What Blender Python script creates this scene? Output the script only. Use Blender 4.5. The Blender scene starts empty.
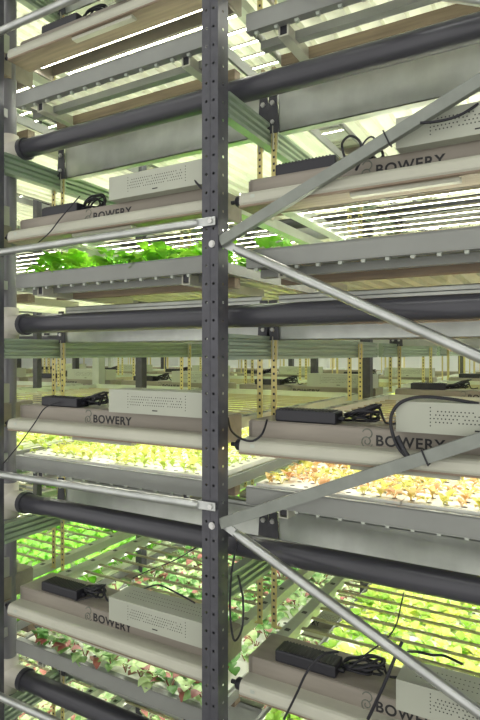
import bpy, bmesh, math, random
from mathutils import Vector, Matrix
random.seed(7)
sc = bpy.context.scene
COL = sc.collection
ZC = 3.2                      # camera height above the floor; heights below are relative to it
F = 560.0; HY = 354.0
YAW = math.radians(29.74)
S_, C_ = math.sin(YAW), math.cos(YAW)
def proj(x, y, z):            # z relative to camera
    d = -S_*x + C_*y
    if d < .1: return None
    return 240 + F*(C_*x + S_*y)/d, HY - F*z/d

# ------------------------------------------------------------------ materials
def mat(name, col, rough=.5, metal=0., noise=0., nscale=8., col2=None, emit=None, es=0., stretch=None, bump=0., spec=.5, rnd=0., trans=0.):
    m = bpy.data.materials.new(name); m.use_nodes = True
    nt = m.node_tree; b = nt.nodes['Principled BSDF']
    b.inputs['Base Color'].default_value = (*col, 1)
    b.inputs['Roughness'].default_value = rough
    b.inputs['Metallic'].default_value = metal
    b.inputs['Specular IOR Level'].default_value = spec
    if noise or col2:
        tc = nt.nodes.new('ShaderNodeTexCoord'); mp = nt.nodes.new('ShaderNodeMapping')
        nz = nt.nodes.new('ShaderNodeTexNoise'); rp = nt.nodes.new('ShaderNodeValToRGB')
        nt.links.new(tc.outputs['Object'], mp.inputs['Vector'])
        if stretch: mp.inputs['Scale'].default_value = stretch
        nt.links.new(mp.outputs['Vector'], nz.inputs['Vector'])
        nz.inputs['Scale'].default_value = nscale; nz.inputs['Detail'].default_value = 4
        c2 = col2 if col2 else tuple(max(0, c*(1-noise)) for c in col)
        rp.color_ramp.elements[0].position = .35; rp.color_ramp.elements[1].position = .65
        rp.color_ramp.elements[0].color = (*c2, 1); rp.color_ramp.elements[1].color = (*col, 1)
        src = nz.outputs['Fac']
        if rnd:
            oi = nt.nodes.new('ShaderNodeObjectInfo'); ma = nt.nodes.new('ShaderNodeMath'); ma.operation = 'MULTIPLY_ADD'
            ma.inputs[1].default_value = rnd; ma.inputs[2].default_value = -rnd/2
            ad = nt.nodes.new('ShaderNodeMath'); ad.operation = 'ADD'
            nt.links.new(oi.outputs['Random'], ma.inputs[0]); nt.links.new(ma.outputs[0], ad.inputs[0]); nt.links.new(src, ad.inputs[1])
            src = ad.outputs[0]
        nt.links.new(src, rp.inputs['Fac'])
        nt.links.new(rp.outputs['Color'], b.inputs['Base Color'])
        if bump:
            bp = nt.nodes.new('ShaderNodeBump'); bp.inputs['Strength'].default_value = bump; bp.inputs['Distance'].default_value = .01
            nt.links.new(nz.outputs['Fac'], bp.inputs['Height']); nt.links.new(bp.outputs['Normal'], b.inputs['Normal'])
    if emit:
        b.inputs['Emission Color'].default_value = (*emit, 1); b.inputs['Emission Strength'].default_value = es
    if trans:
        tr = nt.nodes.new('ShaderNodeBsdfTranslucent'); mx = nt.nodes.new('ShaderNodeMixShader'); mx.inputs[0].default_value = trans
        out = nt.nodes['Material Output']
        if b.inputs['Base Color'].links: nt.links.new(b.inputs['Base Color'].links[0].from_socket, tr.inputs['Color'])
        else: tr.inputs['Color'].default_value = (*col, 1)
        nt.links.new(b.outputs[0], mx.inputs[1]); nt.links.new(tr.outputs[0], mx.inputs[2]); nt.links.new(mx.outputs[0], out.inputs['Surface'])
    return m
M = {}
M['post'] = mat('slate_post_paint', (.085,.085,.10), .42, .2, noise=.2, nscale=20)
M['pipe'] = mat('dark_pipe_plastic', (.060,.060,.072), .3, 0, noise=.25, nscale=3, stretch=(.6,8,8))
M['galv'] = mat('galvanized_steel', (.62,.65,.60), .38, .85, noise=.25, nscale=5, bump=.08)
M['zinc'] = mat('bright_zinc_tube', (.56,.58,.56), .28, .85, noise=.2, nscale=10)
M['flat'] = mat('grey_flat_brace', (.27,.29,.26), .45, .5, noise=.15, nscale=12)
M['lip'] = mat('fixture_lip_white', (.50,.50,.41), .38, .1, noise=.08, nscale=6)
M['face'] = mat('fixture_face_taupe', (.31,.28,.235), .5, .1, noise=.15, nscale=7, stretch=(.5,3,3))
M['trim'] = mat('brown_edge_trim', (.30,.23,.16), .5, .1, noise=.3, nscale=7, stretch=(.5,6,6))
M['tray'] = mat('grey_tray_lip', (.27,.28,.26), .45, .3, noise=.1, nscale=5)
M['cream'] = mat('cream_channel_deck', (.78,.80,.66), .5, 0, noise=.12, nscale=6, trans=.4)
M['raft'] = mat('white_raft_foam', (.74,.75,.68), .6)
M['driver'] = mat('pale_grey_green_enclosure', (.44,.46,.38), .5, .1, noise=.06, nscale=4)
M['black'] = mat('black_plastic', (.018,.018,.024), .4)
M['cable'] = mat('black_cable_rubber', (.012,.012,.018), .45)
M['letter'] = mat('black_print', (.02,.02,.022), .6)
M['logo'] = mat('grey_green_print', (.14,.16,.13), .6)
M['beam'] = mat('ridged_grey_beam', (.34,.42,.32), .36, .45, noise=.06, nscale=6, stretch=(6,.5,6))  # green light bounced off the plants is put into the base colour
M['rail'] = mat('pale_side_rail', (.52,.56,.49), .45, .3, noise=.1, nscale=6)
M['bar'] = mat('grey_light_bar', (.36,.33,.22), .4, .5)
M['led'] = mat('white_led_strip', (.9,.9,.9), .5, emit=(1,1,.88), es=18)
M['strap'] = mat('yellow_zinc_strap', (.72,.62,.27), .4, .4, noise=.15, nscale=9)
M['tee'] = mat('pale_tee_fitting', (.70,.67,.58), .45)
M['column'] = mat('grey_drain_pipe', (.19,.19,.20), .28)
M['bolt'] = mat('bolt_zinc', (.62,.62,.60), .3, .8)
M['grey'] = mat('light_grey_post', (.5,.53,.48), .5, .3, noise=.1)
M['floor'] = mat('grey_sealed_floor', (.42,.42,.40), .35, noise=.12, nscale=1.5)
M['ceil'] = mat('white_ceiling_panel', (.74,.76,.72), .6, noise=.05, nscale=1)
M['wall'] = mat('white_wall_panel', (.80,.82,.80), .6, noise=.06, nscale=1)
M['l_yel'] = mat('yellow_green_leaf', (.70,.70,.17), .5, col2=(.50,.62,.10), nscale=14, rnd=.5, trans=.35)
M['l_org'] = mat('red_tinged_leaf', (.70,.42,.20), .5, col2=(.66,.62,.14), nscale=14, rnd=.6, trans=.35)
M['l_grn'] = mat('bright_green_leaf', (.36,.72,.05), .38, col2=(.17,.48,.03), nscale=10, rnd=.5, trans=.35)
M['l_pale'] = mat('pale_green_leaf', (.52,.68,.32), .45, col2=(.10,.26,.05), nscale=16, rnd=.7, trans=.3)
M['l_lime'] = mat('lime_lettuce_leaf', (.74,.80,.20), .45, col2=(.30,.54,.06), nscale=14, rnd=.6, trans=.35)
M['stem'] = mat('pink_brown_stem', (.30,.10,.07), .5, noise=.3, nscale=20)
M['cup'] = mat('black_net_cup', (.03,.03,.03), .6)
M['lamp'] = mat('added_lamp_panel', (1,1,1), .5, emit=(1,1,.96), es=9)  # glow of the added, unseen aisle lamps
M['red'] = mat('red_marker', (.5,.03,.03), .5)

# ------------------------------------------------------------------ mesh builder
class MB:
    def __init__(s): s.v = []; s.f = []; s.m = []; s.sm = []
    def add(s, vs, fs, mi=0, smooth=False):
        o = len(s.v); s.v += [tuple(v) for v in vs]
        for f in fs: s.f.append(tuple(i+o for i in f)); s.m.append(mi); s.sm.append(smooth)
    def box(s, x0, x1, y0, y1, z0, z1, mi=0, skip=''):
        vs = [(x0,y0,z0),(x1,y0,z0),(x1,y1,z0),(x0,y1,z0),(x0,y0,z1),(x1,y0,z1),(x1,y1,z1),(x0,y1,z1)]
        fs = {'b':(0,3,2,1),'t':(4,5,6,7),'f':(0,1,5,4),'k':(2,3,7,6),'l':(3,0,4,7),'r':(1,2,6,5)}
        s.add(vs, [f for k,f in fs.items() if k not in skip], mi)
    def prism_x(s, prof, x0, x1, mi=0, smooth=False):   # prof: (y,z) counter-clockwise seen from -x
        n = len(prof)
        vs = [(x0,y,z) for y,z in prof]+[(x1,y,z) for y,z in prof]
        s.add(vs, [(i,(i+1)%n,n+(i+1)%n,n+i) for i in range(n)], mi, smooth)
        s.add(vs, [tuple(range(n))[::-1], tuple(range(n,2*n))], mi)
    def prism_y(s, prof, y0, y1, mi=0):                  # prof: (x,z)
        n = len(prof)
        vs = [(x,y0,z) for x,z in prof]+[(x,y1,z) for x,z in prof]
        s.add(vs, [(i,(i+1)%n,n+(i+1)%n,n+i) for i in range(n)]+[tuple(range(n))[::-1], tuple(range(n,2*n))], mi)
    def bar(s, a, b, w, h, mi=0, up=(0,0,1)):            # rectangular bar between two points
        a, b = Vector(a), Vector(b); d = (b-a).normalized(); sd = d.cross(Vector(up)).normalized(); u = sd.cross(d)
        vs = [p+sd*i*w/2+u*j*h/2 for p in (a,b) for i,j in ((-1,-1),(1,-1),(1,1),(-1,1))]
        s.add(vs, [(0,1,2,3),(7,6,5,4),(0,4,5,1),(1,5,6,2),(2,6,7,3),(3,7,4,0)], mi)
    def tube(s, pts, r, n=8, mi=0, cap=True):
        pts = [Vector(p) for p in pts]; rs = r if isinstance(r, (list,tuple)) else [r]*len(pts)
        rings = []; prev = None
        for i, p in enumerate(pts):
            t = (pts[min(i+1,len(pts)-1)]-pts[max(i-1,0)])
            if t.length < 1e-7: t = Vector((0,0,1))
            t.normalize()
            if prev is None:
                a = Vector((0,0,1)) if abs(t.z) < .9 else Vector((1,0,0)); u = t.cross(a).normalized()
            else: u = (prev - t*prev.dot(t)).normalized()
            prev = u; w = t.cross(u)
            rings.append([p+(u*math.cos(2*math.pi*k/n)+w*math.sin(2*math.pi*k/n))*rs[i] for k in range(n)])
        vs = [v for r_ in rings for v in r_]
        fs = [(i*n+k, i*n+(k+1)%n, (i+1)*n+(k+1)%n, (i+1)*n+k) for i in range(len(pts)-1) for k in range(n)]
        s.add(vs, fs, mi, True)
        if cap: s.add(vs, [tuple(range(n))[::-1], tuple(range((len(pts)-1)*n, len(pts)*n))], mi)
    def build(s, name, mats, parent=None, loc=(0,0,0), bevel=0.):
        me = bpy.data.meshes.new(name); me.from_pydata(s.v, [], s.f)
        for m in (mats if isinstance(mats,(list,tuple)) else [mats]): me.materials.append(m)
        me.polygons.foreach_set('material_index', s.m); me.polygons.foreach_set('use_smooth', s.sm)
        me.update()
        o = bpy.data.objects.new(name, me); COL.objects.link(o); o.location = loc
        bm = bmesh.new(); bm.from_mesh(me); bmesh.ops.recalc_face_normals(bm, faces=bm.faces); bm.to_mesh(me); bm.free()
        if parent: o.parent = parent
        if bevel:
            b = o.modifiers.new('bevel','BEVEL'); b.width = bevel; b.segments = 2; b.limit_method = 'ANGLE'
        return o
def smooth_path(pts, k=6):
    pts = [Vector(p) for p in pts]; out = []
    P = [pts[0]]+pts+[pts[-1]]
    for i in range(1, len(P)-2):
        for j in range(k):
            t = j/k; a,b,c,d = P[i-1],P[i],P[i+1],P[i+2]
            out.append(.5*((2*b)+(-a+c)*t+(2*a-5*b+4*c-d)*t*t+(-a+3*b-3*c+d)*t**3))
    out.append(pts[-1]); return out
def tag(o, label=None, cat=None, group=None, kind=None):
    for k, v in (('label',label),('category',cat),('group',group),('kind',kind)):
        if v: o[k] = v
    return o
def empty(name, loc=(0,0,0), rz=0):
    o = bpy.data.objects.new(name, None); COL.objects.link(o); o.location = loc; o.rotation_euler.z = rz; o.empty_display_size = .05
    return o
def copy_tree(o, parent=None):
    c = o.copy(); COL.objects.link(c)
    if parent: c.parent = parent
    for ch in list(o.children): copy_tree(ch, c)
    return c
def V(x, y, z): return (x, y, z+ZC)

# ------------------------------------------------------------------ setting
m = MB(); m.box(-15, 9, -3, 14.2, -.1, 0); tag(m.build('floor', M['floor']), kind='structure')
m = MB(); m.box(-15, 9, -3, 14.2, 6.9, 7.0)
for i in range(24): m.box(-15+i, -14.95+i, -3, 14, 6.86, 6.9)
tag(m.build('ceiling', M['ceil']), kind='structure')
m = MB(); m.box(-15, 9, 14, 14.2, 0, 6.9)
for i in range(20): m.box(-15+i*1.2, -14.97+i*1.2, 13.985, 14, 0, 6.9)
tag(m.build('wall_back', M['wall']), kind='structure')
m = MB(); m.box(-15.2, -15, -3, 14.2, 0, 7); tag(m.build('wall_left', M['wall']), kind='structure')
m = MB(); m.box(-15, 9, 13.96, 13.985, 0, .15); tag(m.build('baseboard_back', M['tray']), kind='structure')

# ------------------------------------------------------------------ layout numbers
PITCH = 1.42; BX0 = -.50                 # centre of the bay right of the middle post
LAMP_Z = {5:2.55, 4:1.57, 3:.60, 2:-.402, 1:-1.387, 0:-2.37}
TRAY_Z = {5:2.38, 4:1.40, 3:.425, 2:-.548, 1:-1.537, 0:-2.52}
PIPE_Z = {5:2.14, 4:1.152, 3:.166, 2:-.835, 1:-1.83, 0:-2.80}
BEAM_Z = {5:2.05, 4:1.045, 3:.03, 2:-.98, 1:-1.965, 0:-2.93}
ROW = 2.40
TN = {5:'highest', 4:'top', 3:'upper', 2:'middle', 1:'lower', 0:'bottom'}
def bayname(b):
    return ['right bay','left bay','first bay beyond drain pipe','second bay beyond drain pipe','third bay beyond drain pipe',
            'fourth bay beyond drain pipe','fifth bay beyond drain pipe'][b]
RN = ['front rack','second rack back','third rack back','farthest rack']
def visible(x0,x1,y0,y1,z0,z1, marg=4):
    for i in range(7):
        for j in range(7):
            for k in (0,1):
                p = proj(x0+(x1-x0)*i/6, y0+(y1-y0)*j/6, (z0,z1)[k])
                if p and -marg < p[0] < 480+marg and -marg < p[1] < 720+marg: return True
    return False

# ------------------------------------------------------------------ light fixture (origin: front bottom centre of lip)
def make_fixture():
    r = empty('grow_light_fixture')
    # rounded front lip
    prof = [(.085,.0),(.02,.0),(.006,.003),(.001,.010),(.0,.018),(.004,.040),(.009,.049),(.018,.055),(.03,.057),(.06,.057),(.085,.057)]
    m = MB(); m.prism_x(prof, -.63, .63, 0, False); m.build('front_lip', M['lip'], r)
    m = MB(); m.box(-.635,.635,.006,.012,-.004,.004); m.box(-.635,.635,.012,.15,-.006,-.001); m.build('edge_trim', M['trim'], r)
    m = MB()
    m.prism_x([(.02,-.022),(.05,-.022),(.056,-.014),(.05,-.006),(.02,-.006),(.014,-.014)], -.17, .21); m.build('slide_handle', M['lip'], r)
    m = MB()
    m.box(-.625,.625,.085,.091,.03,.125); m.box(-.625,.625,.085,.30,.122,.127); m.box(-.625,.625,.296,.30,.03,.122)
    m.build('face_panel', M['face'], r)
    for sx in (-1,1):
        m = MB(); m.box(min(sx*.618,sx*.632), max(sx*.618,sx*.632), .085,.30,.003,.122); m.build('end_plate', M['face'], r)
        m = MB(); m.tube([(sx*.63,.035,.028),(sx*.655,.035,.028),(sx*.662,.035,.028)], [.024,.024,.017], 12); m.tube([(sx*.66,.035,.028),(sx*.685,.035,.028)], .009, 8)
        m.build('end_cap', M['black'], r)
        m = MB(); m.box(sx*.60-.03, sx*.60+.03, .30, 2.10, .055, .105)
        for i in range(9): 
            y=.40+i*.2; m.box(sx*.60-.012, sx*.60+.012, y-.012, y+.012, .1052, .1065, 1)
        m.build('side_rail', [M['rail'], M['black']], r)
        for y in (.43, 1.76):
            x = -.685 if sx < 0 else .659
            m = MB(); m.box(x-.014,x+.014,y,y+.004,.08,.47); m.box(min(x,sx*.62),max(x,sx*.62),y,y+.02,.08,.084)
            for q in range(11): m.box(x-.005,x+.005,y-.0008,y,.11+q*.032,.121+q*.032,1)
            m.build('hanger_strap', [M['strap'], M['black']], r)
            m = MB(); m.box(x-.016,x+.018,y+.004,y+.009,.375,.485); m.box(x-.002,x+.002,y-.014,y+.009,.375,.485); m.build('strap_bracket', M['lip'], r)
    m = MB(); m.box(-.58,-.56,.0015,.003,.014,.04); m.build('rating_label', M['rail'], r)
    m = MB(); m.box(-.60,.60,2.06,2.10,.05,.11); m.build('rear_rail', M['rail'], r)
    for i in range(14):
        m = MB(); y = .38+i*.122
        m.box(-.60,.60,y-.008,y+.008,.071,.080,0,'b'); m.box(-.60,.60,y-.008,y+.008,.0725,.0735,1,'tfklr')
        m.build('light_bar', [M['bar'], M['led']], r)
    # first bar under the front panel
    m = MB(); m.box(-.60,.60,.18,.205,.028,.05,0,'b'); m.box(-.60,.60,.18,.205,.030,.031,1,'tfklr'); m.build('light_bar', [M['bar'], M['led']], r)
    # printed name
    cu = bpy.data.curves.new('lettering','FONT'); cu.body = 'BOWERY'; cu.size = .054; cu.extrude = .0006; cu.offset = .0011; cu.space_character = 1.12
    t = bpy.data.objects.new('lettering_source', cu); COL.objects.link(t)
    dg = bpy.context.evaluated_depsgraph_get(); me = bpy.data.meshes.new_from_object(t.evaluated_get(dg)); bpy.data.objects.remove(t)
    me.transform(Matrix.Rotation(math.pi/2, 4, 'X')); me.materials.clear(); me.materials.append(M['letter'])
    xs = [v.co.x for v in me.vertices]; k = .245/(max(xs)-min(xs)); me.transform(Matrix.Scale(k, 4, (1,0,0)))
    o = bpy.data.objects.new('lettering', me); COL.objects.link(o); o.parent = r; o.location = (-.095,.084,.063)
    # swirl emblem
    m = MB(); pts = []
    for i in range(34):
        a = i/33*math.pi*3.1; rr = .004+.0125*i/33
        pts.append((math.cos(a+2.4)*rr*1.45, 0, math.sin(a+2.4)*rr*1.5))
    m.tube(pts, .002, 5); q=[(math.cos(a)*.018+.002,0,math.sin(a)*.017+.030) for a in [(-1.3+i*.32) for i in range(14)]]; m.tube(q,.002,5)
    m.build('emblem', M['logo'], r, (-.128,.084,.075))
    return r
# ------------------------------------------------------------------ plain fixture for the far racks
def make_plain_fixture():
    m = MB()
    m.box(-.63,.63,0,.085,0,.056,0); m.box(-.625,.625,.085,.30,.03,.127,1)
    for sx in (-1,1): m.box(sx*.60-.03,sx*.60+.03,.30,2.10,.055,.105,2); m.box(sx*.672+(-.028 if sx < 0 else -.014),sx*.672+(0 if sx < 0 else .003),.43,.434,.08,.47,5); m.box(sx*.672+(-.028 if sx < 0 else -.014),sx*.672+(0 if sx < 0 else .003),1.76,1.764,.08,.47,5); m.box(min(sx*.668,sx*.62),max(sx*.668,sx*.62),.43,.46,.08,.084,5); m.box(min(sx*.668,sx*.62),max(sx*.668,sx*.62),1.76,1.79,.08,.084,5)
    for i in range(14):
        y=.38+i*.122; m.box(-.57,.57,y-.008,y+.008,.071,.080,3,'b'); m.box(-.57,.57,y-.008,y+.008,.0725,.0735,4,'tfklr')
    return m.build('grow_light_fixture', [M['lip'],M['face'],M['rail'],M['bar'],M['led'],M['strap']])
# ------------------------------------------------------------------ driver enclosure (origin: front bottom left)
def make_driver():
    m = MB(); m.box(0,.565,0,.155,0,.108)
    for row in range(4):
        for c in range(24):
            x = .13+c*.0125+(row%2)*.006; z = .078-row*.0125
            if (c*7+row*3) % 11 == 0: continue
            vs = [(x+.0027*math.cos(a*math.pi/3), -.0007, z+.0027*math.sin(a*math.pi/3)) for a in range(6)]; m.add(vs, [tuple(range(6))], 1)
    for row in range(6):
        for x in (.118,.443):
            z = .09-row*.0125
            vs = [(x+.0025*math.cos(a*math.pi/3), -.0007, z+.0025*math.sin(a*math.pi/3)) for a in range(6)]; m.add(vs, [tuple(range(6))], 1)
    for row in range(3):
        for c in range(30):
            x = .06+c*.0155; y=.05+row*.03
            vs = [(x+.003*math.cos(a*math.pi/3), y+.003*math.sin(a*math.pi/3), .1087) for a in range(6)]; m.add(vs, [tuple(range(6))], 1)
    m.box(.26,.29,-.0008,0,.016,.021,1)
    o = m.build('driver_enclosure', [M['driver'], M['letter']], bevel=.0015)
    return o
def make_brick():
    r = empty('power_supply')
    m = MB(); m.box(0,.26,0,.09,0,.048)
    m.build('casing', M['black'], r, bevel=.006)
    m = MB()
    for i in range(16): m.box(.015+i*.0145,.022+i*.0145,.004,.086,.048,.0505)
    m.build('cooling_ridges', M['black'], r)
    m = MB(); m.tube([(.26,.04,.02),(.282,.04,.02)], .009, 8); m.tube([(.26,.065,.02),(.275,.065,.02)], .007, 8); m.build('socket', M['cable'], r)
    return r
def make_coil(seed):
    rd = random.Random(seed); m = MB(); pts = []
    for i in range(70):
        a = i*.55; R = .05+.018*math.sin(i*.37)+rd.uniform(-.006,.006)
        pts.append((R*math.cos(a)*1.25, R*.75*math.sin(a), .012+.062*abs(math.sin(i*.21))*(.6+.4*math.cos(a))+rd.uniform(0,.01)))
    pts = [(-.13,.0,.008),(-.09,-.01,.008)]+pts+[(.09,.02,.012),(.14,.03,.015)]
    m.tube(smooth_path(pts,3), .005, 6)
    return m.build('coiled_cable', M['cable'])
# ------------------------------------------------------------------ growing tray (origin: front centre, top of lip)
def make_tray():
    r = empty('growing_tray')
    m = MB(); m.box(-.625,.625,0,.012,-.068,0); m.box(-.625,.625,0,.03,-.004,.002); m.box(-.625,.625,.0,.04,-.072,-.067); 
    m.build('front_lip', M['tray'], r)
    for sx in (-1,1):
        m = MB(); m.box(sx*.615-.006,sx*.615+.006,.012,2.08,-.062,-.012); m.build('side_wall', M['tray'], r)
    m = MB(); pr = []
    for i in range(12):
        x = -.55+i*.1; pr += [(x-.05,-.036),(x-.026,-.036),(x-.022,-.064),(x+.022,-.064),(x+.026,-.036)]
    pr += [(.55,-.036),(.605,-.036)]; pr[0] = (-.605,-.036)
    pr = [p for i,p in enumerate(pr) if i == 0 or p[0] > pr[i-1][0]+1e-6]
    n = len(pr); m.add([(x,.03,z) for x,z in pr]+[(x,2.08,z) for x,z in pr], [(i,i+1,n+i+1,n+i) for i in range(n-1)])
    m.build('channel_deck', M['cream'], r)
    m = MB()
    zz = [(.61,-.067),(-.61,-.067)]
    for i in range(14):
        x = -.585+i*.09; zz += [(x-.009,-.070),(x-.006,-.084),(x+.006,-.084),(x+.009,-.070)]
    m.prism_y(zz, .012,.028)
    m.build('scalloped_strip', M['rail'], r)
    m = MB(); m.box(-.61,.61,.10,.14,-.10,-.066); m.build('support_bar', M['tray'], r)
    m = MB(); m.box(-.58,.60,.24,.29,-.115,-.066); m.build('support_bar', M['trim'], r)
    for x in (-.47,.47):
        m = MB(); m.box(x-.02,x+.02,.035,.037,-.105,-.072,1); m.box(x-.022,x-.016,.03,.75,-.112,-.070); m.box(x+.016,x+.022,.03,.75,-.112,-.070); m.box(x-.022,x+.022,.03,.75,-.116,-.111)  # black plate stands in for the shade inside the open channel end
        m.build('mounting_channel', [M['lip'], M['black']], r)
    return r
# ------------------------------------------------------------------ perforated upright (front at y=0, right edge x=0 -> width to -.078)
def perf_plate(mb, org, ux, uz, w, h, cols, pitch=.075, r=.006, mi=0):
    ux, uz, org = Vector(ux), Vector(uz), Vector(org); n = int(h/pitch); cw = w/cols
    for i in range(n):
        for c in range(cols):
            cx = (c+.5)*cw; cz = (i+.5)*pitch; hw, hh = cw/2, pitch/2
            sq = [(hw,0),(hw,hh),(0,hh),(-hw,hh),(-hw,0),(-hw,-hh),(0,-hh),(hw,-hh)]
            oc = [(r*math.cos(k*math.pi/4), r*math.sin(k*math.pi/4)) for k in range(8)]
            vs = [org+ux*(cx+a)+uz*(cz+b) for a,b in sq+oc]
            mb.add(vs, [(k,(k+1)%8,8+(k+1)%8,8+k) for k in range(8)], mi)
def make_post(name, xr, y, z0, z1, w=.078, d=.080, holes=True, material='post'):
    r = empty(name, V(xr, y, z0)); h = z1-z0
    m = MB()
    if holes:
        perf_plate(m, (-w+.004,0,0),(1,0,0),(0,0,1), w-.008, h, 2)
        m.build('front_flange', M[material], r)
        for x in (0,-w):
            m = MB(); perf_plate(m, (x,.004,0),(0,1,0),(0,0,1), d-.008, h, 1)
            m.build('side_flange', M[material], r)
        m = MB()
        for x in (0,-w):
            a = .004 if x == -w else -.004
            m.box(min(x,x+a),max(x,x+a),0,.004,0,h); m.box(min(x,x+a*3),max(x,x+a*3),d-.004,d,0,h)
        # two pressed grooves on the face
        m.box(-w*.5-.001,-w*.5+.001,-.0015,0,0,h)
        m.build('edge_fold', M[material], r)
    else:
        m.box(-w,0,0,d,0,h); m.build('shaft', M[material], r, bevel=.003)
        m = MB(); m.box(-w-.03,.03,-.03,d+.03,-0.0,.01); m.build('foot_plate', M[material], r)
    return r
FLOOR = -ZC
tag(make_post('perforated_upright', -1.2056, 1.93, FLOOR, 3.65), 'tall dark slate perforated rack post in front, centre of the picture', 'post')
tag(make_post('perforated_upright', -2.628, 1.93, FLOOR, 3.65), 'dark perforated rack post cut by the left edge beside the drain pipe', 'post')
tag(make_post('perforated_upright', .2144, 1.93, FLOOR, 3.65), 'dark perforated rack post closing the right bay', 'post')
def rear_post(x, y, mt, lab, w=.055): tag(make_post('support_post', x, y, FLOOR, 3.65, w, w, False, mt), lab, 'post')
rear_post(-4.04, 3.43, 'post', 'slim dark grey post standing just right of the left drain pipe')
rear_post(-2.69, 3.24, 'post', 'dark post behind the left bay, nearer the central upright', .06)
rear_post(-4.08, 4.24, 'grey', 'pale grey post behind the left bay, left of a dark one', .09)
rear_post(-1.27, 4.24, 'post', 'dark post behind the right bay among the far lights', .08)
far_labels = ['second','third','fourth','fifth','sixth']
for n, xr in enumerate((-2.69,-5.5,-6.92,-8.34)):
    rear_post(xr, 6.66, 'post', 'distant dark post of the third rack, %s from right' % ['first','second','third','fourth'][n], .08)
for n, xr in enumerate((-1.27,-2.69,-4.11,-5.53,-6.95,-8.37,-9.8)):
    rear_post(xr, 9.06, ('post','grey')[n%2], 'far post by the back wall, %s from right' % ['first','second','third','fourth','fifth','sixth','seventh'][n], .08)

# ------------------------------------------------------------------ braces
def ear(m, p, ang): pass
def brace_tube(a, b, label, r=.019, name='brace_tube', diag=False):
    root = empty(name, a); a_, b_ = Vector(a), Vector(b); d = b_-a_; L = d.length; dn = d.normalized()
    m = MB(); m.tube([dn*.06, dn*.085, dn*(L-.085), dn*(L-.06)], [r*.75, r, r, r*.75], 16); m.build('tube', M['zinc'], root)
    for t, s in ((0,1),(L,-1)):
        if diag:
            m = MB(); m.bar(dn*t-dn*s*.0, dn*(t+s*.08), .006, .034); m.build('flattened_end', M['zinc'], root); continue
        m = MB(); c = dn*t; e = c+dn*s*.075
        m.bar(c-dn*s*.022+Vector((0,0,0)), e, .006, .036, up=(0,0,1)); m.build('flattened_end', M['zinc'], root, bevel=.003)
        m = MB(); m.tube([c+Vector((0,-.010,0)), c+Vector((0,-.003,0))], .011, 6); m.build('bolt', M['bolt'], root)
    return tag(root, label, 'brace')
for z, nm in ((1.69,'at the top left corner'),(.535,'just above the leafy upper tray'),(-.625,'below the middle seedling tray'),(-1.785,'at the bottom left corner'),(-2.94,'near the floor')):
    brace_tube(V(-2.65,1.918,z-.005), V(-1.232,1.918,z+.005), 'round horizontal zinc brace tube across left bay '+nm)
for z, nm in ((.455,'from the upper brace joint'),(-.70,'from the lower brace joint'),(1.615,'from above the picture')):
    brace_tube(V(-1.2,1.965,z), V(.13,1.965,z-.635), 'round steel tube sloping down to the right '+nm, r=.020, diag=True)
def brace_flat(a, b, label, tie=.74):
    root = empty('flat_brace', a); a_, b_ = Vector(a), Vector(b); d = b_-a_; L = d.length; dn = d.normalized(); n = Vector((-dn.z,0,dn.x))
    m = MB()
    m.bar(dn*.0, dn*L, .004, .042); m.bar(n*.020+Vector((0,.012,0)), dn*L+n*.020+Vector((0,.012,0)), .024, .004); m.bar(-n*.020+Vector((0,.012,0)), dn*L-n*.020+Vector((0,.012,0)), .024, .004)
    m.build('channel', M['flat'], root)
    m = MB(); m.tube([Vector((-.032,-.009,-.01)), Vector((-.032,-.017,-.01))], .011, 6); m.tube([Vector((-.032,-.009,-.01)), Vector((-.032,-.012,-.01))], .015, 12); m.build('bolt', M['bolt'], root)
    for t in (tie,):
        m = MB(); c = dn*t
        m.tube([c-n*.027+Vector((0,-.005,0)), c+n*.027+Vector((0,-.005,0)), c+n*.027+Vector((0,.027,0)), c-n*.027+Vector((0,.027,0)), c-n*.027+Vector((0,-.005,0))], .003, 6)
        m.build('cable_tie', M['black'], root)
    return tag(root, label, 'brace')
brace_flat(V(-1.203,1.94,.46), V(.13,1.94,1.03), 'flat grey channel brace rising right from the upper joint')
brace_flat(V(-1.203,1.94,-.692), V(.13,1.94,-.125), 'flat grey channel brace rising right across the middle seedling tray', .88)
brace_flat(V(-1.203,1.94,-1.85), V(.13,1.94,-1.28), 'flat grey channel brace rising right below the picture edge')

# ------------------------------------------------------------------ drain column with tee fittings
col = empty('drain_column', V(-2.745,2.135,FLOOR))
m = MB(); m.tube([(0,0,.02),(0,0,6.85)], .040, 24); m.build('pipe', M['column'], col)
for k in PIPE_Z:
    if k == 5: continue
    z = PIPE_Z[k]+ZC
    m = MB(); m.tube([(0,0,z-.10),(0,0,z-.098),(0,0,z+.098),(0,0,z+.10)], [.041,.052,.052,.041], 24); m.tube([(0,0,z),(.12,0,z)], .058, 24)
    m.build('tee_fitting', M['tee'], col)
    m = MB(); m.tube([(.12,0,z),(.15,0,z)], .060, 24); m.build('collar', M['pipe'], col)
tag(col, 'thick grey vertical drain pipe with pale tee fittings at left edge', 'pipe')

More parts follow.
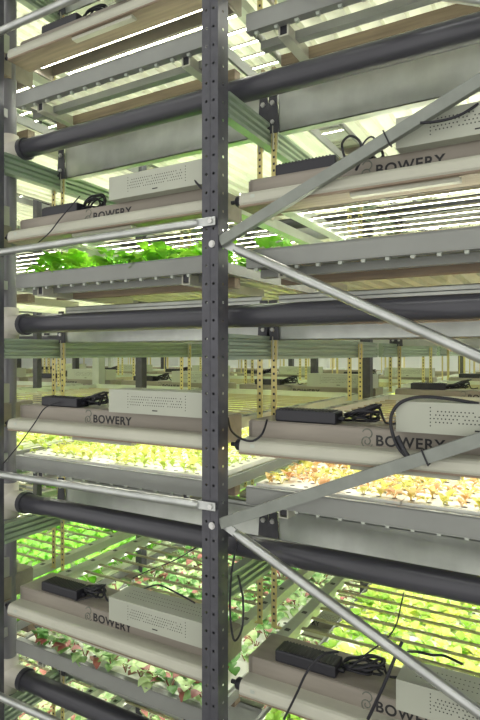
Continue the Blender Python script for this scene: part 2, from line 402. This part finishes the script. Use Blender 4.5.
# ------------------------------------------------------------------ horizontal pipes, panels, cross beams
def drain_pipe(x0, x1, y, z, r, label, group=None):
    m = MB(); m.tube([(0,0,0),(x1-x0,0,0)], r, 28)
    o = m.build('drain_pipe', M['pipe'], None, V(x0,y,z)); tag(o, label, 'pipe', group); return o
for k, z in PIPE_Z.items():
    drain_pipe(-2.595, .42, 2.135, z, .050, 'long dark horizontal pipe under the %s tray of the front rack' % TN[k])
for j in (1,2):
    for k, z in PIPE_Z.items():
        if visible(-9,-.5,2.135+ROW*j,2.14+ROW*j,z-.05,z+.05):
            drain_pipe(-9.2, .4, 2.135+ROW*j, z, .050, 'dark horizontal pipe of the %s, %s level' % (RN[j], TN[k]))
def panel(b, y, z, label):
    cx = BX0-PITCH*b; root = empty('trough_panel', V(cx,y,z))
    m = MB(); m.box(-.66,.67,0,.004,0,.215); m.box(-.66,.67,0,.05,.211,.215); m.box(-.66,.67,0,.05,0,.004); m.box(-.66,.67,0,.02,.19,.194)
    m.build('sheet', M['galv'], root)
    for s in (-1,1):
        m = MB(); x = s*.685-.0
        m.prism_y([(x-.032,.0),(x+.032,.0),(x+.020,.19),(x-.020,.19)], -.012, -.004)
        m.tube([(x,-.022,.14),(x,-.010,.14)], .012, 6, 1); m.tube([(x,-.022,.05),(x,-.010,.05)], .010, 6, 1)
        m.build('end_bracket', [M['post'], M['bolt']], root)
    return tag(root, label, 'panel')
for j in (0,1,2):
    for b in range(7):
        for k in BEAM_Z:
            cx = BX0-PITCH*b; z = PIPE_Z[k]-.10; y = 2.40+ROW*j
            if b > 1 and j == 0: continue
            if visible(cx-.66,cx+.67,y,y+.05,z,z+.21): panel(b, y, z, 'galvanized steel panel behind pipe, %s level, %s, %s' % (TN[k], bayname(b), RN[j]))
def beam(x, y0, y1, z, label):
    m = MB(); pr = []
    zs = [(-.055,0),(-.055,1)]
    prof = [(-.045,-.055),(0,-.055),(0,-.040),(-.014,-.034),(-.014,-.026),(0,-.020),(0,-.008),(-.014,-.003),(-.014,.003),(0,.008),(0,.020),(-.014,.026),(-.014,.034),(0,.040),(0,.055),(-.045,.055)]
    m.prism_y(prof, 0, y1-y0)
    o = m.build('cross_beam', M['beam'], None, V(x,y0,z)); return tag(o, label, 'beam')
TN[6] = 'ceiling'
def fix_seen(j, b, k):
    if k not in LAMP_Z or b < 0 or b > 6 or (j == 3 and k not in (2,3)) or (j == 0 and b > 3): return False
    cx = BX0-PITCH*b; y = 1.97+ROW*j; z = LAMP_Z[k]
    return visible(cx-.63, cx+.63, y, y+2.1, z, z+.1)
for j in (0,1,2,3):
    for n, x in enumerate([.22]+[-1.2-1.4207*q for q in range(8)]):
        n -= 1
        for k, z in list(BEAM_Z.items())+[(6,3.03)]:
            y0 = 2.012+ROW*j if j == 0 else 1.99+ROW*j; y1 = 4.20+ROW*j
            if n in (2,3) and j == 0 : y0 = 2.3
            if n > 3 and j == 0: continue
            if visible(x-.04,x,y0,y1,z-.055,z+.055) and not (j == 3 and k not in (2,3)) or fix_seen(j, n, k-1) or fix_seen(j, n+1, k-1):
                beam(x, y0, y1, z, 'ridged grey cross beam, %s level, %s, %s' % (TN[k], ['by the right end post','by the central post','by the drain pipe','first beyond drain pipe','second beyond drain pipe','third beyond drain pipe','fourth beyond drain pipe','fifth beyond drain pipe','sixth beyond drain pipe'][n+1], RN[j]))

# ------------------------------------------------------------------ place fixtures, enclosures, supplies, coils, trays
FX = make_fixture(); PF = make_plain_fixture(); DR = make_driver(); BR = make_brick(); CO = [make_coil(s) for s in (1,2,3)]; TR = make_tray()
used = set(); TRAYS = []
def put(src, loc, key):
    if key not in used: used.add(key); o = src
    else: o = copy_tree(src)
    o.location = loc; return o
WAY = {}
for j in range(4):
    for b in range(7):
        for k in LAMP_Z:
            cx = BX0-PITCH*b; y = 1.97+ROW*j; z = LAMP_Z[k]
            if j == 3 and (k not in (2,3) ): continue
            if j == 0 and b > 3: continue
            if visible(cx-.63, cx+.63, y, y+2.1, z, z+.1):
                where = '%s level, %s, %s' % (TN[k], bayname(b), RN[j])
                fz = (z, z)[0]
                if j <= 1 and b <= 4: o = put(FX, V(cx,y,fz), 'fx')
                else: o = put(PF, V(cx,y,fz), 'pf')
                tag(o, 'pale LED grow light, '+where, 'light fixture', 'grow light fixtures')
                dz = z+.127
                if j <= 2 and b < 6:
                    d = put(DR, V(cx+(-.005 if b == 0 else .062), y+.028, z+.1275), 'dr'); tag(d, 'perforated grey enclosure on light, '+where, 'enclosure', 'perforated enclosures on the lights')
                    d2 = put(BR, V(cx-(.515 if b == 0 else .48), y+.095, z+.1275), 'br'); tag(d2, 'black power supply on light, '+where, 'power supply', 'power supplies on the lights')
                    c = put(CO[(j+b+k)%3], V(cx-.17, y+.175, z+.128), 'co%d'%((j+b+k)%3)); tag(c, 'black cable coil on light, '+where, 'cable', 'cable coils on the lights')
                    c.rotation_euler.z = random.uniform(-.4,.4)
            tz = TRAY_Z[k]; ty = 2.02+ROW*j
            if j <= 2 and visible(cx-.62, cx+.62, ty, ty+2.08, tz-.07, tz):
                t = put(TR, V(cx,ty,tz), 'tr')
                tag(t, 'grey lipped growing tray, '+'%s level, %s, %s' % (TN[k], bayname(b), RN[j]), 'tray', 'growing trays')
                TRAYS.append((j,b,k,cx,ty,tz))
for c in CO:
    if 'co%d'%CO.index(c) not in used: bpy.data.objects.remove(c)

# ------------------------------------------------------------------ rafts for the near trays
def make_raft(sp_x, sp_y, nx, ny, w, d):
    m = MB(); m.box(-w/2,w/2,0,d,0,.022)
    for a in range(nx):
        for b in range(ny):
            x = -w/2+w*(a+.5)/nx; y = d*(b+.5)/ny
            m.add([(x+.011*math.cos(q*math.pi/4), y+.011*math.sin(q*math.pi/4), .0226) for q in range(8)], [tuple(range(8))], 1)
    return m.build('growing_raft', [M['raft'], M['cup']])
R1 = make_raft(0,0,10,4,.592,.29); R2 = make_raft(0,0,6,3,.592,.40); u1 = u2 = 0
ORD = ['first','second','third','fourth','fifth','sixth','seventh','eighth','ninth','tenth','eleventh','twelfth','13th','14th','15th','16th','17th','18th','19th','20th','21st']
for (k, b) in ((2,0),(2,1),(3,0),(3,1),(1,0),(1,1)):
    cx = BX0-PITCH*b; ty = 2.02+(.032 if k == 2 else .035); tz = TRAY_Z[k]+(-.010 if k == 2 else -.0345)
    nn, dd, src = (7,.29,R1) if k == 2 else (5,.40,R2)
    for q in range(nn):
        for s in (-1,1):
            if src is R1: u1 += 1; o = src if u1 == 1 else src.copy()
            else: u2 += 1; o = src if u2 == 1 else src.copy()
            if o.name not in COL.objects: COL.objects.link(o)
            o.location = V(cx+s*.299, ty+q*(dd+.003), tz)
            tag(o, 'white raft with dark holes, %s half, %s row, %s tray %s' % ('left' if s < 0 else 'right', ORD[q], TN[k], 'right of post' if b == 0 else 'left of post'), 'raft', 'white growing rafts')

# ------------------------------------------------------------------ plants
def leaf(mb, base, az, L, W, lift, curl, mi=0, stemf=.25, n=4, cup=.25):
    b = Vector(base); dirh = Vector((math.cos(az), math.sin(az), 0)); side = Vector((-math.sin(az), math.cos(az), 0))
    p = b.copy(); ang = lift; rows = []
    prof = [0.05,.06,.7,1.,.85,.1] if n == 5 else [.06,.12,1.,.8,.12]
    N = len(prof)
    for i in range(N):
        w = prof[i]*W/2; up = Vector((0,0,1))*abs(w)*cup
        rows.append((p-side*w+up, p.copy(), p+side*w+up))
        step = L*stemf if i == 0 else L*(1-stemf)/(N-2)
        p = p + (dirh*math.cos(ang)+Vector((0,0,1))*math.sin(ang))*step; ang -= curl
    vs = [v for r_ in rows for v in r_]
    fs = []
    for i in range(N-1):
        a = i*3; fs += [(a,a+1,a+4,a+3),(a+1,a+2,a+5,a+4)]
    mb.add(vs, fs, mi, True)
def plant(mb, o, kind, rd, sc_=1.):
    x,y,z = o
    if kind in ('yel','org'):
        for q in range(rd.randint(7,9)):
            leaf(mb, (x+rd.uniform(-.004,.004),y+rd.uniform(-.004,.004),z), rd.uniform(0,6.28), rd.uniform(.04,.062)*sc_, rd.uniform(.016,.025)*sc_, rd.uniform(.7,1.4), rd.uniform(.25,.5), 0, .3)
    elif kind == 'basil':
        for q in range(rd.randint(7,9)):
            leaf(mb, (x,y,z+rd.uniform(0,.05)), rd.uniform(0,6.28), rd.uniform(.09,.14)*sc_, rd.uniform(.06,.085)*sc_, rd.uniform(.4,1.3), rd.uniform(.2,.45), 0, .2, 5, .35)
    elif kind == 'leafy':
        for q in range(rd.randint(8,11)):
            leaf(mb, (x,y,z+rd.uniform(0,.02)), rd.uniform(0,6.28), rd.uniform(.08,.12)*sc_, rd.uniform(.04,.06)*sc_, rd.uniform(.3,1.3), rd.uniform(.2,.4), 1 if q < 2 else 0, .3, 5, .3)
        for q in range(4):
            a = rd.uniform(0,6.28); mb.tube([(x,y,z),(x+.02*math.cos(a),y+.02*math.sin(a),z+.04)], .003, 4, 1, False)
    elif kind == 'lime':
        for q in range(rd.randint(8,10)):
            leaf(mb, (x,y,z), rd.uniform(0,6.28), rd.uniform(.055,.08)*sc_, rd.uniform(.035,.05)*sc_, rd.uniform(.3,1.2), rd.uniform(.15,.4), 0, .15, 4, .4)
MK = {'yel':[M['l_yel']], 'org':[M['l_org']], 'basil':[M['l_grn']], 'leafy':[M['l_pale'],M['stem']], 'lime':[M['l_lime']]}
NM = {'yel':'lettuce_seedling','org':'red_seedling','basil':'basil_plant','leafy':'leafy_green','lime':'lime_lettuce'}
def protos(kind, n=7):
    out = []
    for i in range(n):
        rd = random.Random(100+i); m = MB(); plant(m, (0,0,0), kind, rd)
        if kind != 'lime': 
            pass
        out.append(m.build(NM[kind], MK[kind]))
    return out
def plant_tray(kind, b, k, nx, rows, y0, dy, desc, cat, group, rmax=None):
    P = protos(kind); first = set(); cx = BX0-PITCH*b; tz = TRAY_Z[k]+(.0125 if k == 2 else -.012)
    for r in range(rows):
        for c in range(nx):
            i = random.randrange(len(P))
            if random.random() < (.35 if (r == 0 and kind in ('yel','org')) else .04): continue
            if i not in first: first.add(i); o = P[i]
            else: o = P[i].copy(); COL.objects.link(o)
            o.location = V(cx-.58+1.16*(c+.5)/nx+random.uniform(-.006,.006), y0+r*dy, tz)
            o.rotation_euler.z = random.uniform(0,6.28); s = random.uniform(.85,1.15); o.scale = (s,s,s)
            tag(o, '%s, %s from left, row %s from the front' % (desc, ORD[c], ORD[r]), cat, group)
    for i,o in enumerate(P):
        if i not in first: bpy.data.objects.remove(o)
plant_tray('yel', 1, 2, 20, 7, 2.02+.032+.036, .0732, 'pale yellow seedling left of post', 'seedling', 'yellow seedlings in the middle left tray')
plant_tray('org', 0, 2, 20, 7, 2.02+.032+.036, .0732, 'orange-tinged seedling right of post', 'seedling', 'orange-tinged seedlings in the middle right tray')
plant_tray('basil', 1, 3, 11, 3, 2.10, .13, 'bright green plant in upper left tray', 'plant', 'leafy plants in the upper left tray')
plant_tray('leafy', 1, 1, 13, 15, 2.09, .125, 'pale leafy green in lower left tray', 'plant', 'leafy greens in the lower left tray')
plant_tray('lime', 0, 1, 14, 19, 2.09, .10, 'lime lettuce in lower right tray', 'lettuce', 'lime lettuces in the lower right tray')
# one plant at the left end of the upper right tray
P = protos('basil', 1)[0]; P.location = V(-1.08,2.12,TRAY_Z[3]-.012); tag(P, 'single green plant in upper right tray beside the central post', 'plant')
# countless plants in the trays behind
rd = random.Random(5)
def stuff(kind, cells, nx, dy, label):
    m = MB(); n = 0
    for (cx, y0, y1, tz) in cells:
        y = y0
        while y < y1:
            for c in range(nx):
                x = cx-.58+1.16*(c+.5)/nx+rd.uniform(-.01,.01); p = proj(x,y,tz)
                if p and -5 < p[0] < 485 and -10 < p[1] < 730: plant(m, (x,y,tz+ZC-.012), kind, rd); n += 1
            y += dy
    o = m.build(NM[kind], MK[kind]); tag(o, label, 'plants', None, 'stuff'); print(kind, n, len(m.f))
cy = 2.02+.032
stuff('yel', [(BX0-PITCH, cy+.036+.0732*7, cy+1.9, TRAY_Z[2]+.0245)], 20, .0732, 'back rows of pale yellow seedlings in the middle left tray')
stuff('org', [(BX0, cy+.036+.0732*7, cy+1.9, TRAY_Z[2]+.0245)], 20, .0732, 'back rows of orange-tinged seedlings in the middle right tray')
stuff('basil', [(BX0-PITCH, 2.50, 3.9, TRAY_Z[3])]+[(t[3],t[4]+.1,t[4]+1.9,t[5]) for t in TRAYS if t[2] in (1,) and (t[0] >= 1 and t[1]==3 or t[1] == 2)], 9, .14, 'bright green plants filling trays behind the left bay')
stuff('leafy', [(BX0-PITCH, 4.0, 4.05, TRAY_Z[1])]+[(t[3],t[4]+.1,t[4]+1.9,t[5]) for t in TRAYS if t[0] >= 1 and t[2] == 1 and t[1] in (0,1,2)]+[(t[3],t[4]+.1,t[4]+1.9,t[5]) for t in TRAYS if t[2]==0 and t[0] <= 1], 9, .15, 'pale leafy greens in the lower racks behind')
stuff('lime', [(t[3],t[4]+.1,t[4]+1.9,t[5]) for t in TRAYS if (t[0] >= 1 or t[1] >= 2) and t[2] in (2,)], 9, .13, 'lime green lettuce in distant middle level trays')

# ------------------------------------------------------------------ loose cables
def cable(pts, label, r=.0045):
    m = MB(); p0 = Vector(pts[0]); m.tube(smooth_path([Vector(p)-p0 for p in pts], 8), r, 8)
    o = m.build('power_cable', M['cable'], None, V(*pts[0])); tag(o, label, 'cable')
def at(px, py, Y):
    u = (px-240)/F; t = Y/(C_+u*S_); return (t*(-S_+u*C_), Y, t*(HY-py)/F)
def pc(pts, label, r=.0045): cable([at(*p) for p in pts], label, r)
pc([(479,404,2.02),(450,399,2.01),(420,397,2.0),(400,403,1.99),(391,417,1.98),(393,435,1.965),(400,450,1.955),(411,460,1.95)], 'thick black cable arching over the middle right enclosure', .006)
pc([(397,436,1.953),(405,452,1.95),(411,460,1.948)], 'short black cable sleeve hanging over the light lettering', .009)
pc([(228,418,2.05),(231,430,2.0),(240,438,1.95),(252,441,1.945),(262,434,1.955),(267,420,2.03)], 'black cable loop hanging beside the central post, middle level')
pc([(238,540,1.99),(232,570,1.985),(230,610,1.99),(234,640,1.985),(242,628,1.98),(243,600,2.02),(238,575,2.04)], 'black cable hanging down the side of the central post')
pc([(338,652,2.05),(322,655,1.98),(307,672,1.945),(296,695,1.94),(284,719,1.94)], 'thin black cable from lower right power supply over the lip')
pc([(404,592,2.5),(401,605,2.3),(396,625,2.15),(385,640,2.1),(365,655,2.1),(350,668,2.09)], 'thin black cable dangling behind the lower right power supply', .003)
pc([(402,642,1.99),(396,655,1.96),(386,680,1.945),(377,700,1.945),(368,719,1.95)], 'black cable crossing the lower right emblem', .006)
pc([(408,652,2.1),(418,652,2.2),(432,655,2.2),(445,656,2.25),(462,664,2.2)], 'black cable lying beside the lower right enclosure', .005)
pc([(345,158,2.03),(342,144,2.02),(350,136,2.0),(360,142,2.0),(361,158,2.0),(356,170,1.98)], 'black cable loop behind the upper right brace', .005)
pc([(322,184,1.95),(335,172,1.95),(352,160,1.95),(366,140,1.96),(374,138,1.97),(378,152,1.98)], 'thin black cable looping along the upper right brace', .0035)
pc([(420,123,1.93),(440,121,1.95),(460,115,1.97),(478,104,2.0)], 'black cable leaving the upper right brace toward the frame edge', .005)
pc([(38,243,1.96),(50,232,1.955),(60,219,1.955),(72,205,2.0),(80,196,2.03)], 'thin black cable draped over the upper left light', .003)
pc([(3,464,1.94),(18,446,1.95),(34,424,1.96),(45,408,2.02),(60,402,2.05)], 'thin black cable draped over the middle left light', .003)
pc([(133,578,2.3),(150,570,2.3),(175,560,2.3),(200,545,2.3)], 'thin black cable above the lower left enclosure', .003)
pc([(140,590,2.25),(158,585,2.2),(175,592,2.12),(195,603,2.1)], 'black cable resting on the lower left enclosure', .004)
pc([(192,172,2.02),(196,182,2.0),(204,190,2.0)], 'short black cable over the upper left enclosure near the post', .005)
pc([(20,597,2.06),(45,603,2.06),(70,602,2.06),(95,596,2.08)], 'thin black cable along the lower left lettering panel', .003)

# ------------------------------------------------------------------ aisle lamps added out of view to light the rack fronts; world light
def added_aisle_lamp(x, y, label):
    r = empty('added_ceiling_lamp', (x,y,6.75)); m = MB(); m.box(-.62,.62,-.16,.16,0,.11); m.build('housing', M['lip'], r)
    m = MB(); m.box(-.58,.58,-.13,.13,-.006,-.001); m.build('diffuser', M['lamp'], r); tag(r, label, 'added ceiling lamp')
for i, x in enumerate((-6,-3.5,-1,1.5,4)): added_aisle_lamp(x, .0, 'added ceiling lamp out of view over the aisle in front, %s from left' % ORD[i])
w = bpy.data.worlds.new('hall'); sc.world = w; w.use_nodes = True
w.node_tree.nodes['Background'].inputs[0].default_value = (1,.985,.94,1); w.node_tree.nodes['Background'].inputs[1].default_value = .85

# ------------------------------------------------------------------ camera
cd = bpy.data.cameras.new('camera'); cam = bpy.data.objects.new('camera', cd); COL.objects.link(cam)
cam.location = (0,0,ZC); cam.rotation_euler = (math.pi/2, 0, YAW)
cd.sensor_fit = 'VERTICAL'; cd.sensor_height = 36; cd.lens = F/720*36; cd.shift_y = -(360-HY)/720; cd.clip_start = .05
sc.camera = cam
sc.view_settings.view_transform = 'Standard'; sc.view_settings.look = 'None'; sc.view_settings.gamma = 1
sc.view_settings.exposure = 0.5
